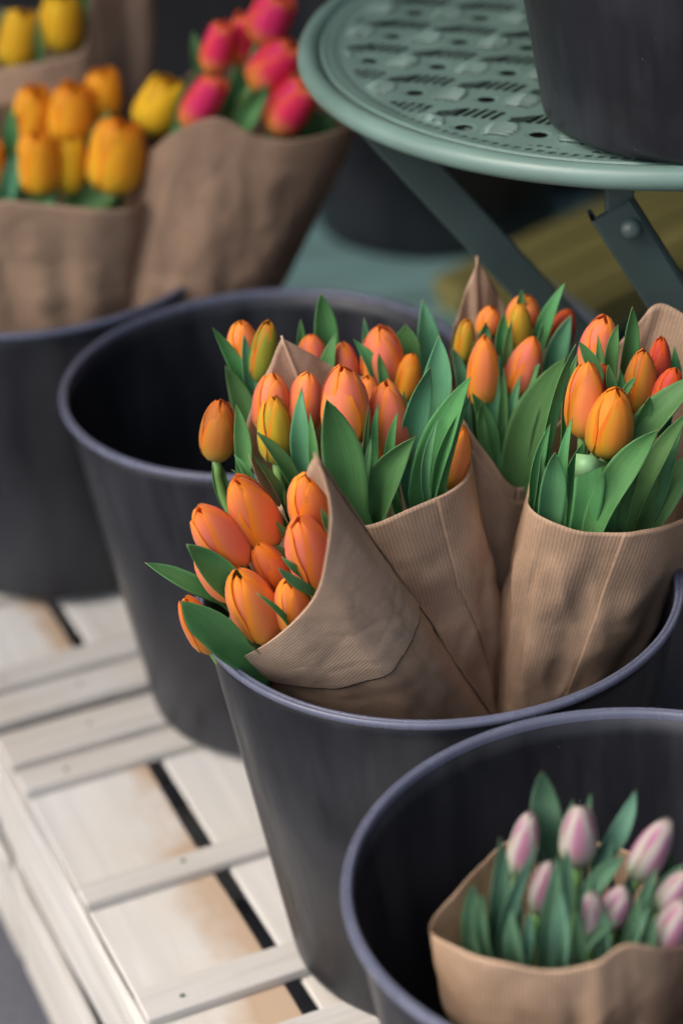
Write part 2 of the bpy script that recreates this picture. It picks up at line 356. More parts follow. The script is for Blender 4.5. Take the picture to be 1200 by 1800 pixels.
crate(-1.535, -1.095, 'pale wooden crate in front, under the full orange tulip bucket, with brown stained board', [(-1.511, .043, 1), (-1.467, .027, 1), (-1.3195, .022, 1), (-1.193, .030, 1), (-1.118, .04, 1)], (0, 1), 1)
crate(-1.995, -1.547, 'pale wooden crate behind, under the empty bucket, crossed by broad battens', [(-1.566, .036, 1), (-1.608, .028, 1), (-1.735, .024, 1), (-1.86, .022, 1), (-1.97, .036, 1)], (0, 2), 2)
crate(-1.08, -.64, 'pale wooden crate under the bucket of pale pink tulips at lower right', [(-1.058, .04, 1), (-.93, .024, 1), (-.80, .024, 1), (-.665, .04, 1)], (1,), 3)
crate(-2.455, -2.007, 'farthest pale wooden crate at the left edge beside the yellow tulip bucket', [(-2.03, .036, 1), (-2.16, .024, 1), (-2.30, .024, 1), (-2.43, .036, 1)], (), 4)

# ------------------------------------------------------------------ buckets
def bucket_meshes():
    H = RIM-CRATE; Rb, r0, w = .1460, .1092, .0022
    prof = []
    n = 22
    prof += [(0.0, .004), (r0-.014, .004), (r0-.006, .0005), (r0-.001, .002), (r0, .006)]
    for i in range(1, n+1):
        t = i/n; prof.append((r0+(Rb-r0)*t, .006+(H-.004-.006)*t))
    inner = []
    for i in range(n, -1, -1):
        t = i/n; inner.append((r0+(Rb-r0)*t-w, .009+(H-.004-.009)*t))
    inner += [(r0-.012, .0075), (0.0, .0075)]
    body = lathe('body', prof+inner, 120)
    R = .150; z = H
    rp = [(Rb-w-.0002, z-.0045), (Rb-w+.0002, z-.002), (Rb-.0012, z-.0003), (Rb+.0003, z), (Rb+.0008, z-.0003), (Rb+.0013, z-.0010), (Rb+.0018, z-.0003), (R-.0015, z-.0001), (R-.0004, z-.0010), (R, z-.0025),
          (R-.0003, z-.0040), (R-.0008, z-.0046), (R-.0014, z-.0047), (R-.0020, z-.0040), (Rb+.0012, z-.0039), (Rb+.0002, z-.0056), (Rb-.0012, z-.0060)]
    rim = lathe('rim', rp, 160)
    return body, rim
BM_, RM_ = bucket_meshes()
BM_.materials.append(MBK); RM_.materials.append(MRIM)
def bucket(x, y, z, label, s=1.0, rz=0):
    root = empty('flower_bucket', (x, y, z), rz); tag(root, label, 'bucket', 'black plastic flower buckets'); root.scale = (s, s, s)
    link('body', BM_, None, root); link('rim', RM_, None, root); return root
ZT = CRATE+.0008
bucket(.0562, 1.2822, ZT, 'black bucket holding the wrapped bunches of orange tulips in focus', rz=.4)
bucket(-.0467, 1.5838, ZT, 'empty black bucket behind the orange tulips, its rim grey blue', rz=1.9)
bucket(-.232, 1.832, ZT, 'black bucket at left edge holding the yellow and red tulip bunches', rz=3.1)
bucket(.1356, .9885, ZT, 'nearest black bucket at lower right with one pale pink tulip bunch', rz=4.4)

# ------------------------------------------------------------------ green metal bistro table
TZ = RIM+.233; TC = Vector((.2563, 1.6088, 0)); TR = .2644
troot = empty('bistro_table', (TC.x, TC.y, 0)); tag(troot, 'round green metal bistro table with perforated pattern top and folding legs', 'table')
def table_top():
    st = .0008; Rin = TR-.0165; n = int(2*Rin/st)+2
    xs = (np.arange(n)-n/2)*st; X, Y = np.meshgrid(xs, xs); Z = np.zeros_like(X)
    p0 = atz(520+620*.3667, 160*.3667, TZ); pa = atz(520+945*.3667, 187*.3667, TZ); pb = atz(520+512*.3667, 278*.3667, TZ)
    a = np.array([pa.x-p0.x, pa.y-p0.y]); b_ = np.array([pb.x-p0.x, pb.y-p0.y])
    M_ = np.linalg.inv(np.array([a, b_]).T)
    gx = X+TC.x-p0.x; gy = Y+TC.y-p0.y
    s = M_[0, 0]*gx+M_[0, 1]*gy; t = M_[1, 0]*gx+M_[1, 1]*gy
    ea = a/np.linalg.norm(a); eb = np.array([-ea[1], ea[0]])           # orthonormal: along row / away from viewer
    rad = np.hypot(X, Y); hole = np.zeros(X.shape, bool)
    def local(s0, t0):
        ds = s-s0-np.round(s-s0); dt = t-t0-np.round(t-t0)
        dx = ds*a[0]+dt*b_[0]; dy = ds*a[1]+dt*b_[1]
        return dx*ea[0]+dy*ea[1], dx*eb[0]+dy*eb[1]
    p, q = local(0, 0)                                                  # ribbed fan
    rr = np.hypot(p/.0118, q/.0155); fan = (rr < 1) & (q > -.0115)
    dome = np.clip(1-rr**2, 0, 1)
    Z += np.where(fan, .0014*dome**.6, 0)
    rib = np.sin(2*np.pi*(q+.0004)/.0043); hole |= fan & (rib < -.66) & (rr < .94); Z += np.where(fan, .0012*rib*np.minimum(1, dome*3), 0)
    p, q = local(.5, 0.02); hole |= (p/.0060)**2+(q/.0046)**2 < 1        # oval hole between fans
    Z += np.where((p/.0080)**2+(q/.0065)**2 < 1, -.0006, 0)
    p, q = local(.57, .53)                                              # row of short slots
    for i in range(5):
        pc = p-(i-2)*.0062; qq = q+.0004*(i-2)**2
        ang = .28; pr = pc-qq*ang
        hole |= (np.abs(pr) < .0019) & (np.abs(qq) < .0080-.0004*abs(i-2))
    p, q = local(.10, .60)                                              # three slanted cuts beneath each fan
    for i in range(3):
        pp = p-.004+(i-1)*.0008; qq = q+(i-1)*.0046
        pr, qr = pp*.86+qq*.5, -pp*.5+qq*.86
        hole |= (np.abs(pr) < .0110) & (np.abs(qr) < .0014)
    edge = rad > Rin-.017
    hole &= ~edge; Z = np.where(edge, np.where(rad > Rin-.008, .0004, 0), Z)
    th = np.arctan2(Y, X); nb = 190; ph = (th*nb/(2*np.pi)) % 1.0         # slanted bead cuts near the edge
    hole |= (np.abs(rad-(Rin-.0105)) < .0016) & (np.abs(((ph+(rad-Rin)*90) % 1.0)-.5) < .27)
    inside = rad < Rin+.001
    vid = -np.ones(X.shape, int); m = n-1
    cc = inside[:-1, :-1] & inside[1:, :-1] & inside[:-1, 1:] & inside[1:, 1:] & ~hole[:-1, :-1]
    i, j = np.nonzero(cc)
    F = np.stack([i*n+j, i*n+j+1, (i+1)*n+j+1, (i+1)*n+j], 1)
    us, inv = np.unique(F.ravel(), return_inverse=True); F = inv.reshape(-1, 4)
    V = np.stack([X.ravel()[us], Y.ravel()[us], Z.ravel()[us]], 1)
    me = bpy.data.meshes.new('perforated_top'); me.vertices.add(len(V)); me.vertices.foreach_set('co', V.astype(np.float32).ravel())
    me.loops.add(F.size); me.loops.foreach_set('vertex_index', F.astype(np.int32).ravel())
    me.polygons.add(len(F)); me.polygons.foreach_set('loop_start', np.arange(0, F.size, 4, dtype=np.int32)); me.polygons.foreach_set('use_smooth', np.ones(len(F), bool))
    me.update(calc_edges=True); return me
tt = link('perforated_top', table_top(), MGR, troot, (0, 0, TZ-.003))
rp = []
for i in range(17):
    a = math.radians(215-i*(395/16.0)); rp.append((TR-.0078+.0078*math.cos(a), TZ-.0070+.0078*math.sin(a)))
rp = [(TR-.030, TZ-.0042), (TR-.021, TZ-.0030), (TR-.019, TZ-.0012), (TR-.0172, TZ-.0012)]+[q for q in rp if True]
link('rolled_edge', lathe('rolled_edge', rp, 200), MGR, troot)
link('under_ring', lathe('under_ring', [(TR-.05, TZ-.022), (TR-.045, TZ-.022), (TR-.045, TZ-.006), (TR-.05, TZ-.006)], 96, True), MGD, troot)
def bar(name, a, b, w, th, mat, nrm=Vector((0, -1, .3)), par=troot, channel=False):
    a, b = Vector(a), Vector(b); x = (b-a).normalized(); y = x.cross(nrm).normalized(); z = x.cross(y)
    if channel:
        L = (b-a).length; h = w/2; d = .013; e = .0025
        prof = [(-h, d), (-h, -.0), (-h+e, -e), (h-e, -e), (h, 0), (h, d), (h-e, d), (h-e, e*.6), (-h+e, e*.6), (-h+e, d)]
        vs = [(0, p, q) for p, q in prof]+[(L, p, q) for p, q in prof]; k = len(prof)
        fs = [(i, (i+1) % k, (i+1) % k+k, i+k) for i in range(k)]
        me = mesh(name, vs, fs, smooth=False)
        if z.dot(nrm) > 0: z = -z; y = -y
        mid = a
    else:
        me = box_mesh(name, (b-a).length, w, th, .0015); mid = (a+b)/2
    o = link(name, me, mat, par)
    o.matrix_local = Matrix.Translation(mid-par.location) @ Matrix((x, y, z)).transposed().to_4x4()
    return o
zu = TZ-.03
# front channel leg with its rivet, and the flat leg behind it
YF = atz(1088, 326, TZ-.02).y+.012
A2 = at(1090, 392, YF); dirp = at(1200, 565, YF+.01)-A2; B2 = A2+dirp*((A2.z-.01)/-dirp.z); A2 = A2-dirp.normalized()*.012
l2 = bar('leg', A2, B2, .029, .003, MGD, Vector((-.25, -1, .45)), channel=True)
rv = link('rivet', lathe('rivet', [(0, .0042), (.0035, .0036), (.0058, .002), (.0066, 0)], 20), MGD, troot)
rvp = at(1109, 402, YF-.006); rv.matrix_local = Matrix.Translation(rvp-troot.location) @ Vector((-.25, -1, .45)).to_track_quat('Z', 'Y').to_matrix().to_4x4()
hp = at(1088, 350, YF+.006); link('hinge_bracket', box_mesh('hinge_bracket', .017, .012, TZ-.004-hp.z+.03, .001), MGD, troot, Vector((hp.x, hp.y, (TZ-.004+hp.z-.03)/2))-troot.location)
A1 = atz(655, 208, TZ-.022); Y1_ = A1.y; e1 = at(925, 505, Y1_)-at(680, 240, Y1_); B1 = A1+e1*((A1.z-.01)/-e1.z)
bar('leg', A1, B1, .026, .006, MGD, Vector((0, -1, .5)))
for YY, px in ((YF+.03, 1640), (Y1_+.03, 1640)):
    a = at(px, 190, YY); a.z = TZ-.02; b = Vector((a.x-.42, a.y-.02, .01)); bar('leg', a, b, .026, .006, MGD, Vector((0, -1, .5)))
bar('stretcher', at(915, 478, 1.93), at(1060, 582, 1.93), .012, .012, MZINC, Vector((0, -.4, 1)))
bx = atz(1258, 180, TZ)
bucket(bx.x, bx.y, TZ+.0006, 'black bucket standing on the green table at top right', rz=.9)

# ------------------------------------------------------------------ things under and behind the table
MTEAL = wood_mat('weathered_teal_paint', (.34, .58, .55), None, .22, .75)
MOL = wood_mat('olive_paint', (.36, .32, .11), None, .5, .45)
sc_ = atz(820, 425, .20); sroot = empty('round_stool', (sc_.x, sc_.y, 0)); tag(sroot, 'low round stool with weathered teal paint under the large dark tub', 'stool')
RS = .235
for i in range(5):                                                     # planks of the round seat
    y0 = -RS+i*2*RS/5+.002; y1 = -RS+(i+1)*2*RS/5-.002; pts = []
    nseg = 10
    for k in range(nseg+1):
        yy = y0+(y1-y0)*k/nseg; pts.append((math.sqrt(max(0, RS*RS-yy*yy)), yy))
    for k in range(nseg, -1, -1):
        yy = y0+(y1-y0)*k/nseg; pts.append((-math.sqrt(max(0, RS*RS-yy*yy))-.0001, yy))
    m_ = len(pts); vs = [(x, y, .17) for x, y in pts]+[(x, y, .20) for x, y in pts]
    fs = [tuple(range(m_))[::-1], tuple(range(m_, 2*m_))]+[(k, (k+1) % m_, (k+1) % m_+m_, k+m_) for k in range(m_)]
    link('plank', mesh('plank', vs, fs, smooth=False), MTEAL, sroot)
for ang in (.5, 2.1, 3.6, 5.2):
    link('leg', tube('leg', [(RS*.6*math.cos(ang), RS*.6*math.sin(ang), .17), (RS*.8*math.cos(ang), RS*.8*math.sin(ang), 0)], .014, 10), MTEAL, sroot)
tb = atz(765, 372, .201); bucket(tb.x, tb.y, .2006, 'large dark tub on the teal stool under the green table', 1.22, 2.2)
ob = atz(985, 550, .235); oe = atz(1140, 474, .235)-ob; oroot = empty('garden_bench', (ob.x, ob.y, 0), math.atan2(oe.y, oe.x)); tag(oroot, 'olive yellow plank bench in the blurred background under the table', 'bench')
for i in range(3):
    me = box_mesh('plank', .62, .046, .02, .002, 4, .001, i); link('plank', me, MOL, oroot, (.29, .036+i*.051, .225))
link('front_rail', box_mesh('front_rail', .62, .016, .04, .002), MOL, oroot, (.29, 0, .212))
for xx in (.0, .54):
    for yy in (.03, .14): link('leg', box_mesh('leg', .035, .035, .213, .002), MOL, oroot, (xx, yy, .1065))

# ------------------------------------------------------------------ tulips
PROF_T = [0, .05, .12, .22, .34, .46, .58, .70, .80, .88, .94, 1.0]
PROF_R = [.24, .56, .80, .945, 1.0, .99, .94, .84, .70, .54, .38, .10]
def prof(t): return float(np.interp(t, PROF_T, PROF_R))
PROF_O = [.24, .58, .82, .95, 1.0, 1.0, .97, .93, .88, .80, .70, .46]
def petal_mesh(seed, inner, opened=False):
    rnd = random.Random(seed); nr, nc = 15, 13; v = []; uvs = []
    rs = .95 if inner else 1.0
    top = 1.0 if inner else rnd.uniform(.93, 1.0)
    hw = math.radians(66 if inner else 60); wob = rnd.uniform(-.05, .05); fl = rnd.uniform(.0, .09)
    for i in range(nr):
        t = (i/(nr-1))**.92; z = t*top
        taper = min(1.0, (.62+1.35*t)) * (max(0.0, 1-max(0, t-.52)/.48*(.62 if opened else .12 if inner else .42)))        # petal arc
        tipn = math.sqrt(max(0.0, 1-max(0.0, (t-.90)/.10)**2))                          # rounded apex
        for j in range(nc):
            a = -1+2*j/(nc-1); an = a*hw*taper*(.25+.75*tipn)+wob*math.sin(t*3)
            r = (float(np.interp(z, PROF_T, PROF_O)) if opened else prof(z))*(rs+(.03*max(0, t-.55)/.45 if inner else 0))
            e = abs(a)
            r *= 1+(.060*e**4 if not inner else .01*e**3)*(1-.5*t)                         # margins lift a little
            r *= 1-.020*math.exp(-(a/.10)**2)*math.sin(math.pi*min(1, t*1.05))              # mid groove
            r *= 1-.05*e*e*math.sin(math.pi*t)                                              # each petal slightly faceted
            if not inner: r += fl*max(0, t-.85)*2*(1-e)
            r += .020*noise.noise(Vector((an*2.2, t*3.5, seed*5.3))) + .018*e**3*noise.noise(Vector((math.copysign(3, a), t*6, seed*2.3)))
            zz = z + ((.07*noise.noise(Vector((seed*3.7, 9, 2))) if opened else 0)*t) + (.012*noise.noise(Vector((a*2, seed*2.1, 1))) if t > .9 else 0) - .03*e*e*max(0, t-.75)*2
            v.append((r*.5*math.cos(an), r*.5*math.sin(an), zz)); uvs.append((j/(nc-1), t))
    return mesh('petal', v, grid_faces(nr, nc), uvs)
PET = {}
def petal_for(kind, seed, inner):
    key = (kind, seed, inner)
    if key not in PET:
        me = petal_mesh(seed, inner, kind in ('yellow', 'lemon', 'magenta')); me.materials.append(MP[kind]); PET[key] = me
    return PET[key]
class Tulip: pass
BUNCH = {}
def tulip(bn, kind, tip, base, w, dy, label, spin=None, k=None, lean=0.0):
    """tip, base: where the head shows in the photo; dy: how far behind the middle of its bunch it stands."""
    B = BUNCH[bn]; kk = B['k'] if k is None else k
    b = at(base[0], base[1], B['Y']+dy, kk); tp = at(tip[0], tip[1], B['Y']+dy+lean, kk)
    ax = tp-b; L = ax.length; Wd = w*(b-CAM).dot(fw)/FPX
    root = empty('tulip', B['foot']+Vector((random.uniform(-.012, .012), random.uniform(-.012, .012), random.uniform(0, .01))))
    tag(root, label, 'tulip', B['group'])
    q = ax.to_track_quat('Z', 'Y').to_matrix()
    toc = q.transposed() @ (CAM-b); face = math.atan2(toc.y, toc.x)
    sp = face + (spin if spin is not None else random.choice((.55, -.5, 1.05, .2, -.9)))
    sd_ = random.randrange(6)
    for i in range(6):
        inner = i >= 3; ang = sp+math.radians(120*(i % 3)+(60 if inner else 0))
        o = link('petal', petal_for(kind, (sd_+i) % 6, inner), None, root)
        o.matrix_local = Matrix.Translation(b-root.location) @ q.to_4x4() @ Matrix.Rotation(ang, 4, 'Z') @ Matrix.Rotation(0.0 if inner else random.uniform(-.012, .028), 4, 'Y') @ Matrix.Diagonal((Wd, Wd, L*random.uniform(.96, 1.03), 1))
    ft = root.location; c1 = b-ax.normalized()*.04; mid = (c1*.5+(ft+(b-ft)*.45)*.5); pts = []
    for i in range(13):
        t = i/12; p = (1-t)**3*b + 3*(1-t)**2*t*c1 + 3*(1-t)*t*t*mid + t**3*ft; pts.append(p-ft)
    pts[0] = pts[0]+ax.normalized()*.004
    link('stem', tube('stem', pts, [.0030]*10+[.0028]*3, 8), MS, root)
    T = Tulip(); T.root = root; T.px = Vector((base[0], base[1])); T.bn = bn; B['t'].append(T); return T
def bunch(name, Y, k, foot, group):
    BUNCH[name] = dict(Y=Y, k=k, foot=foot, group=group, t=[])
def leaf(bn, tip, base, w, dy, lean=0.0, bow=0.0, face=0.0, fold=.45, mat=None, ext=.06, peak=.38, k=None, name='leaf', curl=0.0):
    """one blade: tip and base in the photo; bow = sideways bend, face = turn about its own length, fold = channel depth"""
    B = BUNCH[bn]; kk = B['k'] if k is None else k
    b = at(base[0], base[1], B['Y']+dy, kk); t_ = at(tip[0], tip[1], B['Y']+dy+lean, kk)
    d = (t_-b); L = d.length; x = d.normalized(); W_ = .9*w*(b-CAM).dot(fw)/FPX*.5
    toc = (CAM-(b+t_)/2).normalized(); n0 = (toc-x*toc.dot(x)).normalized(); s0 = x.cross(n0)
    own = min(B['t'], key=lambda T: (T.px-Vector(base)).length); root = own.root
    nr, nc = 18, 9; vs = []; uvs = []; e = ext/L
    sd_ = random.random()*50; fdir = (B['foot']-b).normalized(); tw = random.uniform(-.7, .9); curl = curl or random.uniform(-.18, .28)
    for i in range(nr):
        s = -e+(1+e)*i/(nr-1)
        s01 = max(0.0, s)
        if s <= peak: wd = .62+.38*math.sin(math.pi/2*max(0, (s+e)/(peak+e)))
        else: wd = max(0.0, 1-((s-peak)/(1-peak))**1.75)
        wd = max(wd, .0 if i == nr-1 else .02)
        c = b+x*(L*s)+s0*(bow*L*4*s*(1-s)) + n0*(L*.05*math.sin(math.pi*s01))
        if s < 0: c = b+fdir*(-s*L)
        if curl: c = c + n0*(curl*L*max(0, s-.6)**2*4)
        fa = face+tw*(s-.4); N_ = n0*math.cos(fa)+s0*math.sin(fa); S_ = s0*math.cos(fa)-n0*math.sin(fa)
        fo = (fold+.12)*(1.15-.55*s01)
        for j in range(nc):
            a = -1+2*j/(nc-1)
            wav = .13*noise.noise(Vector((s*3.1, math.copysign(1, a)*3, sd_)))*abs(a)
            p = c + S_*(W_*wd*a*math.cos(fo*abs(a))) + N_*(W_*wd*(abs(a)**1.6*math.sin(fo)*.75+wav-.1))
            vs.append(p-root.location); uvs.append((j/(nc-1), s01))
    me = mesh(name, vs, grid_faces(nr, nc), uvs)
    o = link(name, me, mat or random.choice((ML, ML, MLB)), root)
    so_ = o.modifiers.new('thickness', 'SOLIDIFY'); so_.thickness = .0004; so_.offset = 0
    return o

# ------------------------------------------------------------------ paper wraps
def wrap(bn, mouth, bottom, rad, label, mat=None, flaps=(), bulge=.0, wr=.0025, ns=176, nv=70, seed=0, crumple=.0009):
    B = BUNCH[bn]
    loop = catmull([at(m_[0], m_[1], B['Y']+m_[2], B['k']) for m_ in mouth for _r in range(2 if len(m_) > 3 else 1)], ns)
    cen = sum(loop, Vector())/ns; axis = (cen-bottom).normalized()
    root = empty('paper_wrap', bottom); tag(root, label, 'paper wrap', 'kraft paper wraps round the tulip bunches')
    ring = []; per = [0]
    for p in loop:
        d = p-cen; d = d-axis*d.dot(axis); ring.append(bottom+d.normalized()*rad)
    for i in range(ns): per.append(per[-1]+(loop[(i+1) % ns]-loop[i]).length)
    H_ = (cen-bottom).length; nm = sum(2 if len(m_) > 3 else 1 for m_ in mouth)
    def pos(s, v, off):
        i = int(math.floor(s)) % ns; f = s-math.floor(s); j = (i+1) % ns
        m = loop[i].lerp(loop[j], f); r = ring[i].lerp(ring[j], f)
        p = m.lerp(r, v)
        d = p-(cen.lerp(bottom, v)); d = d-axis*d.dot(axis); dl = d.length; dn = d/dl if dl > 1e-6 else d
        a = 2*math.pi*s/ns
        q = Vector((math.cos(a)*1.7, math.sin(a)*1.7, v*1.1+seed*7))
        w_ = wr*(noise.noise(q*1.3)*2.0 + noise.noise(Vector((q.x*1.9, q.y*1.9, v*3+seed)))*.9 + abs(noise.noise(Vector((q.x*1.6+v*2, q.y*1.6, v*5+seed))))*-1.3)
        if crumple:
            vd = noise.voronoi((p*17 + Vector((seed*3.3, 0, 0))) + noise.noise_vector(p*30)*.18)[0]
            w_ -= crumple*max(0.0, .22-(vd[1]-vd[0]))/.22
            vd = noise.voronoi(p*44 + Vector((0, seed*5.1, 0)))[0]
            w_ -= crumple*.35*max(0.0, .25-(vd[1]-vd[0]))/.25
        w_ *= min(1, .35+v*3)
        return p + dn*(w_ + off + bulge*math.sin(math.pi*v)) - bottom
    def sheet(name, s0, s1, vf, off, m_):
        n_ = max(8, int((s1-s0)))+1; vs = []; uvs = []
        for i in range(nv):
            for j in range(n_):
                s = s0+(s1-s0)*j/(n_-1); lo, hi = vf((s-s0)/(s1-s0)); v = lo+(hi-lo)*i/(nv-1)
                vs.append(pos(s, v, off)); uvs.append((per[int(s) % ns]+(s-math.floor(s))*(per[int(s) % ns+1]-per[int(s) % ns])+ (per[-1] if s >= ns else 0), v*H_))
        me = mesh(name, vs, grid_faces(nv, n_), uvs)
        o = link(name, me, m_, root); sm = o.modifiers.new('thickness', 'SOLIDIFY'); sm.thickness = .0002; sm.offset = 0
        return o
    sheet('sheet', 0, ns, lambda x: (0.0, 1.0), 0.0, mat or MPAP)
    for (s0, s1, vf, off, m_) in flaps: sheet('flap', s0*ns/nm, s1*ns/nm, vf, off, m_)
    return root

# ================= front left bunch of orange tulips, leaning over the rim
bunch('front', 1.248, -.40, at(880, 1480, 1.248, -.4), 'orange tulips in the bunch leaning over the rim')
F_ = 'front'
tulip(F_, 'orange', (412, 842), (474, 956), 84, .012, 'topmost left orange tulip of the leaning front bunch, pointing up left', .55)
tulip(F_, 'coral', (345, 893), (424, 992), 82, .0, 'leftmost whole coral orange tulip of the leaning front bunch, above the leaves', .5)
tulip(F_, 'orange', (538, 833), (548, 924), 78, .012, 'small upright orange tulip beside the curled paper tip of front bunch', .45)
tulip(F_, 'coral', (524, 911), (566, 1030), 86, -.012, 'coral orange tulip half tucked behind the front paper edge', .6)
tulip(F_, 'orange', (453, 956), (500, 1034), 62, -.004, 'small orange tulip in the middle of the leaning front bunch', .5)
tulip(F_, 'orange', (416, 1006), (474, 1120), 88, -.026, 'largest low orange tulip of the front bunch, right above the small leaf', .35)
tulip(F_, 'orange', (505, 1021), (522, 1110), 68, -.030, 'lowest right orange tulip of front bunch, against the paper edge', .55)
tulip(F_, 'orange', (324, 1050), (372, 1142), 58, -.012, 'orange tulip mostly hidden behind the big lowest leaf of front bunch', .3)
tulip(F_, 'coral', (352, 960), (424, 1044), 84, .002, 'coral tulip hidden behind the upright leaf at left of front bunch', .4)
leaf(F_, (253, 988), (385, 1050), 66, .004, bow=-.03, face=.7, fold=.75, mat=ML, peak=.5)
leaf(F_, (319, 949), (432, 1052), 74, -.016, bow=.02, face=-.35, fold=.55, mat=ML, peak=.42)
leaf(F_, (318, 1056), (412, 1136), 96, -.040, bow=.03, face=-.55, fold=.5, mat=ML, peak=.5, ext=.05)
leaf(F_, (420, 1110), (474, 1140), 40, -.036, bow=.05, face=-.3, fold=.6, mat=ML, ext=.03)
leaf(F_, (454, 1047), (512, 1112), 26, -.042, bow=.05, face=.9, fold=.7, mat=ML, ext=.03)
leaf(F_, (486, 996), (546, 1040), 26, -.028, bow=-.03, face=.2, fold=.6, ext=.02)
leaf(F_, (497, 981), (530, 1010), 18, -.024, fold=.6, ext=.02)
leaf(F_, (485, 916), (520, 960), 22, .004, fold=.6, ext=.02)
leaf(F_, (474, 953), (520, 985), 16, .0, fold=.7, ext=.02)
leaf(F_, (396, 978), (440, 1020), 26, -.012, fold=.5, mat=MLB, ext=.02)
leaf(F_, (565, 893), (580, 930), 20, -.02, fold=.5, ext=.02)
leaf(F_, (404, 822), (485, 905), 24, .03, bow=.03, face=.8, fold=.8, mat=ML)
leaf(F_, (442, 798), (508, 908), 30, .026, bow=.04, face=.5, fold=.7, mat=MLB)
leaf(F_, (498, 856), (510, 900), 18, .02, fold=.7, mat=ML, ext=.02)
leaf(F_, (400, 905), (420, 950), 20, .02, fold=.5, ext=.02)
wrap(F_, [(400, 1164, -.028), (470, 1130, -.046), (545, 1062, -.056), (573, 980, -.056), (578, 885, -.044), (553, 803, -.020, 1), (528, 850, .030), (480, 905, .048), (430, 985, .05), (402, 1085, .03), (390, 1146, .0)],
     at(925, 1490, 1.248, -.4), .034, 'ribbed brown kraft paper cone round the leaning front tulip bunch', MPAP,
     [(0.0, 5.4, lambda x: (0.0, float(np.interp(x, [0, .10, .25, .45, .7, 1], [.01, .10, .19, .25, .30, .34]))), .0009, MPAPH)], bulge=.002, wr=.0018, seed=1)

# ================= middle bunch
bunch('middle', 1.312, 0.0, at(845, 1440, 1.312), 'orange tulips in the middle bunch')
M = 'middle'
tulip(M, 'coral', (480, 657), (474, 762), 68, .012, 'coral tulip in front of the pointed paper corner, behind the yellow bud', .5)
tulip(M, 'coral', (541, 655), (528, 762), 68, .014, 'coral tulip between the yellow bud and the largest middle tulip', .9)
tulip(M, 'coral', (602, 644), (612, 781), 90, -.020, 'largest coral tulip at the centre of the middle bunch, above the broad leaf', -.5)
tulip(M, 'coral', (676, 668), (690, 824), 78, -.010, 'tall coral tulip right of centre in the middle bunch, drooping slightly', .35)
tulip(M, 'orange', (645, 660), (652, 720), 44, .02, 'orange tulip mostly hidden behind the largest middle tulip', .4)
tulip(M, 'bud', (480, 694), (486, 814), 62, -.014, 'slim yellow bud in front of the coral tulips, left of centre', .5)
tulip(M, 'dull', (388, 704), (380, 809), 66, .004, 'lone orange tulip with shade put into its brownish petals, sticking out left over the empty bucket', .0)
tulip(M, 'orange', (812, 742), (790, 858), 52, -.012, 'orange tulip almost covered by the long leaf at the right of middle bunch', .5)
leaf(M, (571, 689), (612, 900), 92, -.046, bow=.03, face=.15, fold=.35, mat=ML, peak=.42)
leaf(M, (530, 685), (534, 835), 50, -.022, bow=-.02, face=-.2, fold=.5, mat=MLB)
leaf(M, (648, 710), (630, 905), 24, -.030, face=.7, fold=.8, mat=ML)
leaf(M, (652, 768), (634, 912), 28, -.036, face=-.6, fold=.7, mat=MLB)
leaf(M, (733, 762), (662, 915), 78, -.038, bow=-.10, face=-.2, fold=.45, mat=ML, peak=.35)
leaf(M, (829, 657), (742, 885), 76, -.030, bow=-.05, face=-.2, fold=.5, mat=ML, peak=.42)
leaf(M, (826, 700), (768, 868), 44, -.034, bow=-.06, face=.6, fold=.5, mat=ML)
leaf(M, (759, 630), (718, 825), 62, -.014, bow=-.03, face=.2, fold=.5, mat=MLB, peak=.45)
leaf(M, (771, 592), (748, 760), 72, .01, bow=.05, face=-.3, fold=.55, mat=MLB, peak=.5)
leaf(M, (450, 758), (520, 860), 40, -.028, bow=.06, face=.4, fold=.55, mat=ML)
leaf(M, (415, 710), (430, 830), 42, -.006, bow=.03, face=-.3, fold=.5, mat=ML)
leaf(M, (412, 800), (446, 862), 24, -.02, bow=.05, face=.3, fold=.6, mat=ML)
leaf(M, (376, 800), (398, 880), 34, .006, bow=-.03, face=.3, fold=.4, mat=ML, peak=.6)
leaf(M, (710, 690), (705, 760), 22, .0, fold=.5)
wrap(M, [(640, 924, -.052), (720, 894, -.054), (800, 856, -.04), (824, 815, -.015), (800, 730, .025), (740, 690, .05), (660, 668, .055), (586, 644, .05), (545, 620, .044), (494, 593, .036, 1), (474, 640, .028), (450, 690, .02), (432, 780, -.004), (470, 870, -.03), (550, 925, -.046)],
     at(835, 1400, 1.315), .026, 'kraft paper cone of the middle bunch, its pointed corner rising among tulips', MPAP,
     [(1.5, 4.0, lambda x: (0.0, min(1.0, .25+1.2*x)), .0014, MPAP)], bulge=.004, wr=.0030, seed=2)

# ================= rear bunch standing behind the middle one
bunch('rear', 1.378, 0.04, at(800, 1440, 1.36), 'orange tulips in the rear bunch')
R_ = 'rear'
tulip(R_, 'orange', (421, 562), (436, 652), 60, .0, 'orange tulip at far upper left of the orange bunches, between two leaves', .5)
tulip(R_, 'green', (472, 564), (456, 672), 52, -.012, 'green yellow closed bud left of the pointed paper corner', .3)
tulip(R_, 'coral', (545, 587), (552, 658), 54, .0, 'coral tulip peeping over the right of the pointed paper corner', .5)
tulip(R_, 'coral', (600, 601), (612, 680), 50, -.004, 'small coral tulip directly above the largest middle tulip', .4)
tulip(R_, 'coral', (667, 573), (676, 686), 78, -.006, 'broad coral tulip at the top of the rear bunch, bright and upright', -.1)
tulip(R_, 'amber', (725, 619), (709, 708), 48, -.016, 'slim amber tulip right of the broad coral one, before tall leaves', .4)
leaf(R_, (369, 567), (442, 725), 40, -.008, bow=.05, face=.3, fold=.6, mat=ML)
leaf(R_, (393, 635), (440, 770), 52, -.014, bow=.05, face=-.2, fold=.4, mat=ML)
leaf(R_, (428, 583), (440, 690), 30, -.012, face=.3, fold=.5, mat=MLB)
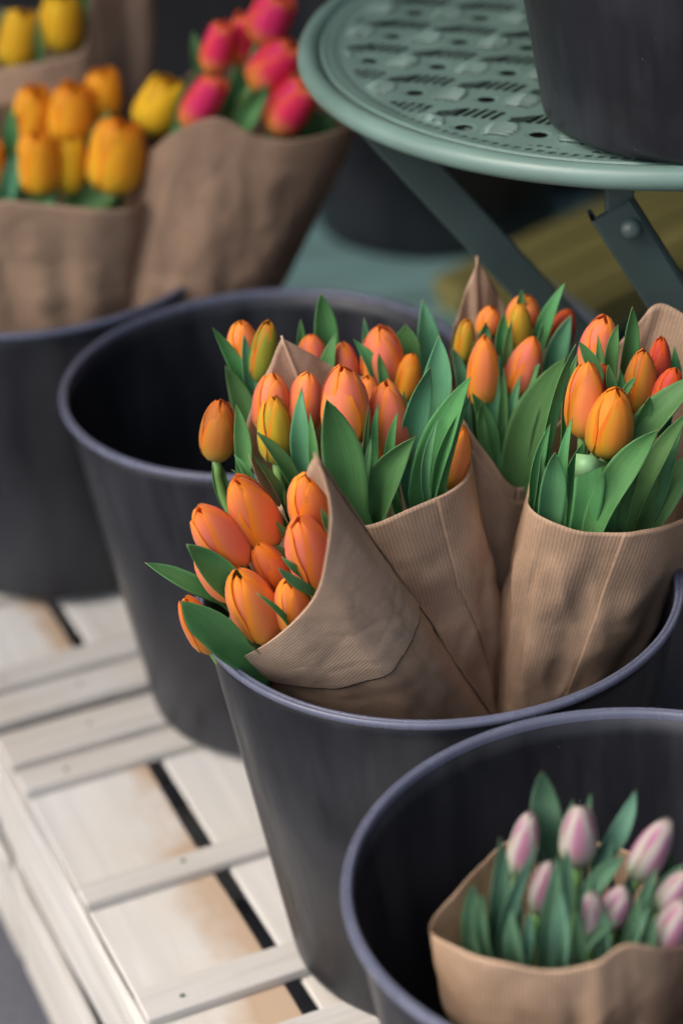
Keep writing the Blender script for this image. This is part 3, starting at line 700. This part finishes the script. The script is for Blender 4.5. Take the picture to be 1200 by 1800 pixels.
leaf(R_, (563, 507), (574, 650), 56, .02, bow=.02, face=.2, fold=.5, mat=ML, peak=.45)
leaf(R_, (528, 560), (532, 640), 22, .02, fold=.5, mat=ML)
leaf(R_, (591, 586), (572, 680), 40, -.01, bow=-.04, face=-.3, fold=.5, mat=ML)
leaf(R_, (622, 597), (682, 700), 42, -.016, bow=.05, face=.2, fold=.5, mat=ML)
leaf(R_, (664, 616), (682, 700), 26, -.022, fold=.5, mat=ML)
leaf(R_, (742, 528), (752, 670), 54, .02, bow=.03, face=.2, fold=.5, mat=MLB, peak=.5)
leaf(R_, (712, 568), (730, 690), 58, .01, bow=-.03, face=-.2, fold=.35, mat=ML, peak=.72)
leaf(R_, (716, 680), (706, 740), 20, -.02, fold=.5, mat=MLB)

# ================= centre right bunch
bunch('back', 1.392, 0.02, at(900, 1440, 1.35), 'orange tulips in the back right bunch')
K = 'back'
tulip(K, 'orange', (852, 588), (847, 716), 60, -.030, 'peach orange tulip, leftmost large one of the back right bunch', .1)
tulip(K, 'coral', (940, 593), (900, 700), 64, -.022, 'coral tulip leaning right behind a leaf in the back right bunch', .7)
tulip(K, 'bud', (914, 532), (909, 624), 48, .0, 'upright yellow bud near the top of the back right bunch', .4)
tulip(K, 'bud', (822, 560), (812, 640), 38, .0, 'narrow red tipped yellow bud beside the tall paper point', .5)
tulip(K, 'orange', (862, 538), (854, 592), 44, .018, 'small orange tulip at the foot of the tall paper point', .5)
tulip(K, 'orange', (925, 518), (913, 580), 60, .022, 'orange tulip behind the upright yellow bud of back right bunch', .6)
tulip(K, 'red', (1000, 542), (972, 620), 52, .012, 'red orange tulip hidden behind a leaf under the table edge', .5)
leaf(K, (993, 497), (942, 620), 38, .004, bow=-.04, face=-.2, fold=.5, mat=ML)
leaf(K, (917, 506), (914, 550), 20, .016, fold=.5, mat=ML, ext=.02)
leaf(K, (1004, 552), (968, 655), 48, .0, bow=-.03, face=.2, fold=.4, mat=MLB)
leaf(K, (886, 542), (876, 650), 34, -.008, face=.3, fold=.6, mat=ML)
leaf(K, (853, 562), (850, 620), 30, .0, fold=.5, mat=MLB)
leaf(K, (792, 604), (814, 705), 32, -.012, bow=.05, face=.3, fold=.5, mat=MLB)
leaf(K, (878, 626), (862, 800), 40, -.034, bow=-.04, face=.3, fold=.6, mat=MLB)
leaf(K, (885, 650), (882, 800), 28, -.036, fold=.7, mat=ML)
leaf(K, (950, 636), (892, 765), 56, -.030, bow=-.04, face=-.3, fold=.5, mat=ML)
leaf(K, (999, 616), (905, 850), 88, -.042, bow=-.05, face=-.2, fold=.45, mat=ML, peak=.45)
leaf(K, (827, 685), (864, 800), 46, -.04, bow=.05, face=.2, fold=.5, mat=ML)
leaf(K, (930, 600), (925, 680), 22, -.016, fold=.5)
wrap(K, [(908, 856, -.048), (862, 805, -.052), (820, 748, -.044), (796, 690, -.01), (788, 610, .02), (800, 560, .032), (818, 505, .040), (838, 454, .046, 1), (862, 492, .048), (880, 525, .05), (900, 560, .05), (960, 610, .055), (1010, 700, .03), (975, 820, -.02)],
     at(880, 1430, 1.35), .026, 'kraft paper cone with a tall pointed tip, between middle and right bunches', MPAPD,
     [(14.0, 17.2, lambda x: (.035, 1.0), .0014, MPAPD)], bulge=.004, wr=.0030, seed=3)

# ================= right bunch
bunch('right', 1.300, 0.0, at(950, 1440, 1.305), 'orange tulips in the right bunch')
Q = 'right'
tulip(Q, 'coral', (1062, 554), (1044, 660), 70, .03, 'pinkish coral tulip at the top of right bunch, under the table', .6)
tulip(Q, 'red', (1162, 592), (1152, 700), 46, .02, 'dark red orange tulip before the brown paper at the right edge', .4)
tulip(Q, 'red', (1188, 648), (1158, 722), 52, -.004, 'small red orange tulip at the right picture edge', .5)
tulip(Q, 'dull', (1131, 615), (1118, 732), 62, .004, 'dull olive orange bud behind the two front tulips of right bunch', .7)
tulip(Q, 'orange', (1032, 634), (1024, 768), 72, -.014, 'egg shaped orange tulip, left of the front pair in the right bunch', .15)
tulip(Q, 'amber', (1084, 680), (1062, 803), 84, -.030, 'front amber orange tulip of right bunch, above the folded leaf', .55)
tulip(Q, 'red', (1058, 638), (1056, 700), 40, .006, 'sliver of red orange tulip behind the egg shaped one', .4)
leaf(Q, (1014, 596), (948, 850), 40, -.02, bow=-.04, face=.8, fold=.7, mat=ML, peak=.5)
leaf(Q, (1014, 622), (992, 740), 26, -.008, bow=-.03, face=.3, fold=.6, mat=ML)
leaf(Q, (1016, 599), (1052, 660), 34, .0, bow=.04, face=-.4, fold=.5, mat=ML, ext=.03)
leaf(Q, (1112, 529), (1100, 665), 40, .03, bow=.02, face=.2, fold=.5, mat=ML)
leaf(Q, (1087, 565), (1072, 660), 32, .02, bow=-.03, fold=.5, mat=ML)
leaf(Q, (1068, 638), (1080, 700), 26, -.006, fold=.5, mat=ML, ext=.03)
leaf(Q, (1119, 661), (1095, 695), 16, -.014, bow=-.04, fold=.5, mat=ML, ext=.02)
leaf(Q, (1144, 690), (1122, 765), 36, -.016, face=.3, fold=.5, mat=ML)
leaf(Q, (1236, 655), (1088, 815), 70, -.018, bow=-.05, face=-.3, fold=.45, mat=ML, peak=.5)
leaf(Q, (1164, 744), (1044, 930), 66, -.050, bow=-.06, face=-.2, fold=.4, mat=ML, peak=.5)
leaf(Q, (1216, 715), (1112, 905), 52, -.036, bow=-.05, face=-.3, fold=.5, mat=ML)
leaf(Q, (1225, 800), (1130, 925), 86, -.026, bow=-.06, face=-.1, fold=.35, mat=ML)
leaf(Q, (976, 784), (964, 910), 60, -.044, bow=.02, face=.1, fold=.4, mat=MLB, peak=.35)
fleaf = leaf(Q, (1038, 800), (1022, 930), 62, -.046, bow=.03, face=.0, fold=.3, mat=ML, peak=.72)
leaf(Q, (1026, 772), (998, 890), 38, -.034, bow=-.05, face=.3, fold=.5, mat=ML)
leaf(Q, (968, 742), (936, 885), 34, -.030, bow=-.04, face=.4, fold=.6, mat=ML)
leaf(Q, (1185, 610), (1190, 680), 26, .03, fold=.5, mat=ML)
leaf(Q, (1090, 780), (1072, 870), 40, -.03, bow=-.04, fold=.5, mat=ML)
# folded leaf tip: pale underside turned forward
fl = [at(1012, 797, 1.246), at(1068, 816, 1.246), at(1009, 840, 1.240), at(1038, 800, 1.243), at(1036, 828, 1.236)]
own = fleaf.parent
mfl, tfl, bfl = new_mat('leaf_underside', .5); bfl.inputs['Base Color'].default_value = (.20, .38, .17, 1)
fo = link('folded_leaf_tip', mesh('folded_leaf_tip', [p-own.location for p in fl], [(0, 4, 3), (3, 4, 1), (0, 2, 4), (2, 1, 4)], [(0, 0), (1, 0), (0, 1), (.5, 0), (.5, .5)]), mfl, fleaf)
sm = fo.modifiers.new('thickness', 'SOLIDIFY'); sm.thickness = .0008
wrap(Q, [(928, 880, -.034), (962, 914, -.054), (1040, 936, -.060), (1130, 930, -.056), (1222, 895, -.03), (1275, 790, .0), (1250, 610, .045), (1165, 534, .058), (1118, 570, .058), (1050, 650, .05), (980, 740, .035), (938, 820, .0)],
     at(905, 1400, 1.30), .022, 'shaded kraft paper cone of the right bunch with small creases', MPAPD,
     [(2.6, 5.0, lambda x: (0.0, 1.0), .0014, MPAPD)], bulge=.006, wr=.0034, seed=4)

for bn_, lst in ((M, ((500, 720, 508, 850, 26, -.012), (545, 730, 556, 850, 28, -.03), (585, 660, 590, 790, 24, .0), (665, 700, 662, 860, 26, -.024), (700, 720, 690, 860, 28, -.026), (790, 690, 766, 830, 26, -.008), (630, 800, 640, 905, 30, -.04), (770, 740, 748, 865, 24, -.038))),
                 (R_, ((510, 600, 516, 690, 24, .006), (640, 560, 640, 660, 26, .016), (690, 590, 700, 690, 24, .004), (455, 640, 462, 720, 26, -.016))),
                 (K, ((832, 600, 836, 700, 26, -.008), (900, 560, 896, 680, 26, -.012), (955, 560, 940, 680, 24, -.004), (915, 660, 900, 800, 30, -.036), (846, 700, 858, 800, 26, -.044), (965, 680, 935, 820, 26, -.044))),
                 (Q, ((1050, 590, 1046, 700, 26, .012), (1090, 640, 1086, 740, 26, -.004), (1140, 640, 1136, 740, 24, .008), (1175, 680, 1160, 780, 28, -.012), (1005, 740, 990, 880, 30, -.04), (1088, 800, 1072, 915, 30, -.044), (1130, 790, 1100, 900, 32, -.046), (1200, 740, 1170, 860, 30, -.03), (950, 800, 946, 890, 26, -.036)))):
    for (tx, ty, bx_, by_, w_, d_) in lst:
        leaf(bn_, (tx, ty), (bx_, by_), w_, d_, bow=random.uniform(-.06, .06), face=random.uniform(-.5, .5), fold=.55)
# ================= pale pink bunch in the nearest bucket
bunch('pink', .985, 0.0, at(1010, 2150, .985), 'pale pink tulip buds in the nearest bucket')
P_ = 'pink'
tulip(P_, 'pink', (932, 1428), (910, 1540), 54, .02, 'pale pink bud with magenta stripe, upper left of the pink bunch', .0)
tulip(P_, 'pink', (1019, 1414), (1014, 1524), 66, .012, 'largest pale pink bud with red stripe, top of the pink bunch', .0)
tulip(P_, 'pink', (1176, 1440), (1116, 1548), 62, .006, 'pale pink bud leaning right at the upper right of pink bunch', .7)
tulip(P_, 'pink', (966, 1513), (942, 1608), 44, -.004, 'narrow pink bud in the middle of the pink bunch, among leaves', .0)
tulip(P_, 'pink', (1040, 1566), (1034, 1662), 54, -.022, 'whitish bud low in the pink bunch, left of a leaning twin', .6)
tulip(P_, 'pink', (1098, 1560), (1064, 1632), 54, -.014, 'whitish leaning bud low in the pink bunch, right of its twin', .7)
tulip(P_, 'pink', (1208, 1533), (1162, 1604), 54, -.006, 'pink bud cut by the right picture edge, higher of two', .4)
tulip(P_, 'pink', (1206, 1583), (1156, 1676), 62, -.022, 'pink bud cut by the right picture edge, lower of two', .5)
leaf(P_, (952, 1338), (962, 1500), 72, .03, face=.2, fold=.45, mat=MLG)
leaf(P_, (1120, 1384), (1054, 1515), 48, .022, bow=.05, face=-.3, fold=.5, mat=MLG)
leaf(P_, (880, 1459), (868, 1660), 50, -.006, bow=.02, face=.2, fold=.5, mat=MLG)
leaf(P_, (832, 1540), (828, 1665), 46, -.012, face=-.2, fold=.4, mat=MLG)
leaf(P_, (943, 1493), (884, 1660), 40, -.016, bow=-.05, face=.5, fold=.6, mat=MLG)
leaf(P_, (1006, 1410), (988, 1480), 22, .02, fold=.5, mat=MLG)
leaf(P_, (1038, 1395), (1030, 1450), 16, .025, fold=.5, mat=MLG)
leaf(P_, (1103, 1498), (1026, 1590), 46, -.006, bow=-.05, face=-.3, fold=.5, mat=MLG)
leaf(P_, (1024, 1508), (1004, 1690), 30, -.028, face=.6, fold=.7, mat=MLG)
leaf(P_, (980, 1508), (962, 1700), 54, -.026, face=-.1, fold=.5, mat=MLG)
leaf(P_, (1210, 1512), (1124, 1615), 34, .0, bow=-.04, fold=.5, mat=MLG)
leaf(P_, (1156, 1524), (1116, 1630), 28, -.01, bow=-.03, fold=.6, mat=MLG)
leaf(P_, (1090, 1618), (1012, 1700), 30, -.038, bow=-.12, face=.3, fold=.6, mat=MLG)
leaf(P_, (1140, 1600), (1100, 1690), 30, -.03, bow=-.03, fold=.6, mat=MLG)
leaf(P_, (1052, 1640), (1046, 1700), 24, -.036, fold=.5, mat=MLG)
wrap(P_, [(757, 1628, -.008), (800, 1664, -.040), (880, 1692, -.054), (973, 1708, -.058), (1045, 1692, -.058), (1102, 1660, -.052), (1180, 1668, -.04), (1250, 1640, -.005), (1240, 1560, .04), (1110, 1500, .055), (990, 1470, .055), (898, 1478, .048), (852, 1510, .036), (806, 1556, .018)],
     at(1000, 2120, .985), .035, 'brown kraft paper cone round the pale pink tulip buds', MPAP, [], bulge=.006, wr=.0022, seed=5)

for (tx, ty, bx_, by_, w_, d_) in ((905, 1520, 900, 1660, 34, .004), (1050, 1530, 1044, 1680, 34, -.016), (1075, 1480, 1040, 1600, 34, .012), (995, 1480, 990, 1640, 36, .0),
        (1130, 1560, 1090, 1680, 34, -.02), (850, 1560, 855, 1670, 34, -.02), (1180, 1470, 1150, 1590, 34, .02), (930, 1590, 925, 1690, 30, -.03), (870, 1560, 884, 1670, 44, .01), (985, 1560, 984, 1690, 44, -.03), (1060, 1590, 1056, 1690, 40, -.034), (1110, 1520, 1096, 1640, 40, .0),
        (1150, 1610, 1128, 1690, 40, -.03), (1010, 1600, 1016, 1700, 40, -.042), (900, 1600, 908, 1690, 44, -.032), (1075, 1540, 1070, 1650, 40, .02), (940, 1470, 950, 1600, 40, .03), (1190, 1600, 1180, 1690, 40, .0)):
    leaf(P_, (tx, ty), (bx_, by_), w_, d_, bow=random.uniform(-.06, .06), face=random.uniform(-.5, .5), fold=.55, mat=MLG)
# ================= yellow bunches in the bucket at the left edge
bunch('yellow', 1.800, 0.0, at(130, 700, 1.81), 'yellow orange tulips in the near left bunch')
Yb = 'yellow'
tulip(Yb, 'yellow', (62, 150), (52, 258), 74, .02, 'yellow orange tulip, left of the upper row in near yellow bunch', .5)
tulip(Yb, 'yellow', (130, 147), (122, 254), 84, .010, 'tall yellow orange tulip in the middle of near yellow bunch', .4)
tulip(Yb, 'yellow', (182, 117), (178, 210), 68, .03, 'yellow orange tulip topmost in the near yellow bunch', .6)
tulip(Yb, 'yellow', (214, 210), (196, 337), 104, -.024, 'largest yellow orange tulip at the right front of near yellow bunch', .5)
tulip(Yb, 'yellow', (62, 231), (72, 341), 76, -.026, 'yellow orange tulip at the left front of near yellow bunch', .4)
tulip(Yb, 'lemon', (126, 238), (122, 342), 56, -.018, 'narrow yellow tulip between the two front ones of near yellow bunch', .6)
tulip(Yb, 'lemon', (306, 138), (254, 232), 84, .012, 'lone round yellow tulip apart from its bunch, next to red tulips', .5)
tulip(Yb, 'yellow', (-14, 248), (-10, 335), 44, -.01, 'yellow tulip cut off by the left picture edge', .4)
leaf(Yb, (30, 262), (10, 350), 44, -.03, fold=.5, mat=MLB)
leaf(Yb, (190, 195), (160, 290), 50, .0, fold=.5, mat=ML)
leaf(Yb, (230, 320), (130, 362), 60, -.02, fold=.4, mat=ML)
leaf(Yb, (100, 330), (60, 372), 50, -.03, fold=.4, mat=ML)
leaf(Yb, (240, 232), (212, 300), 46, .02, fold=.5, mat=ML)
leaf(Yb, (20, 180), (20, 300), 40, .01, fold=.5, mat=ML)
wrap(Yb, [(-60, 378, -.045), (0, 352, -.056), (80, 360, -.060), (160, 366, -.060), (236, 364, -.05), (254, 330, -.02), (248, 280, .02), (200, 215, .05), (100, 180, .055), (0, 180, .05), (-70, 260, .02)],
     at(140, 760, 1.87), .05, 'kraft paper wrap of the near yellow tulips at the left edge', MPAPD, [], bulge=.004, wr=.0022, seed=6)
bunch('far_yellow', 1.945, 0.0, at(130, 600, 1.90), 'yellow tulips in the far left bunch')
Z_ = 'far_yellow'
tulip(Z_, 'lemon', (42, 18), (26, 122), 74, -.03, 'bright yellow tulip at the far upper left corner', .4)
tulip(Z_, 'lemon', (112, -8), (104, 90), 80, -.03, 'bright yellow tulip at the top edge before tall brown paper', .6)
leaf(Z_, (66, 20), (70, 150), 26, -.045, fold=.6, mat=ML)
leaf(Z_, (0, 10), (10, 120), 40, .0, fold=.5, mat=ML)
leaf(Z_, (150, -30), (140, 80), 40, .0, fold=.5, mat=ML)
wrap(Z_, [(-70, 128, -.04), (0, 120, -.055), (80, 106, -.056), (148, 82, -.045), (160, -10, -.03), (205, -90, .0), (262, -40, .012), (268, 60, .03), (200, 60, .055), (60, 20, .055), (-80, 30, .03)],
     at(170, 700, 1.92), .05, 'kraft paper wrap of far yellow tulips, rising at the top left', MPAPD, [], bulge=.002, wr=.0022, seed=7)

# ================= red bunch
bunch('red', 1.795, 0.0, at(250, 720, 1.86), 'magenta red tulips with yellow edges')
S_ = 'red'
tulip(S_, 'magenta', (397, 36), (370, 126), 58, -.01, 'magenta tulip, leftmost of the upper red row', .0)
tulip(S_, 'magenta', (430, 24), (416, 114), 50, .006, 'orange edged red tulip wedged between two magenta ones', .9)
tulip(S_, 'magenta', (498, -14), (452, 76), 78, .0, 'topmost magenta red tulip cut by the picture top', .2)
tulip(S_, 'magenta', (520, 74), (442, 154), 74, -.012, 'magenta red tulip pointing right towards the table edge', .5)
tulip(S_, 'magenta', (384, 132), (328, 226), 64, -.028, 'lowest left magenta tulip with yellow foot above the paper peak', .0)
tulip(S_, 'magenta', (545, 140), (478, 232), 76, -.03, 'lowest right magenta tulip beside the green table edge', .3)
leaf(S_, (352, 116), (318, 190), 30, -.01, fold=.5, mat=MLB)
leaf(S_, (474, 142), (420, 240), 48, -.04, bow=-.04, fold=.5, mat=ML)
leaf(S_, (340, 55), (350, 125), 26, .02, fold=.5, mat=ML)
leaf(S_, (560, 180), (510, 250), 50, -.02, fold=.5, mat=ML)
leaf(S_, (440, 110), (410, 200), 60, .0, fold=.4, mat=ML)
leaf(S_, (590, 190), (545, 250), 60, -.01, fold=.4, mat=ML)
leaf(S_, (300, 225), (330, 262), 40, -.01, fold=.4, mat=ML)
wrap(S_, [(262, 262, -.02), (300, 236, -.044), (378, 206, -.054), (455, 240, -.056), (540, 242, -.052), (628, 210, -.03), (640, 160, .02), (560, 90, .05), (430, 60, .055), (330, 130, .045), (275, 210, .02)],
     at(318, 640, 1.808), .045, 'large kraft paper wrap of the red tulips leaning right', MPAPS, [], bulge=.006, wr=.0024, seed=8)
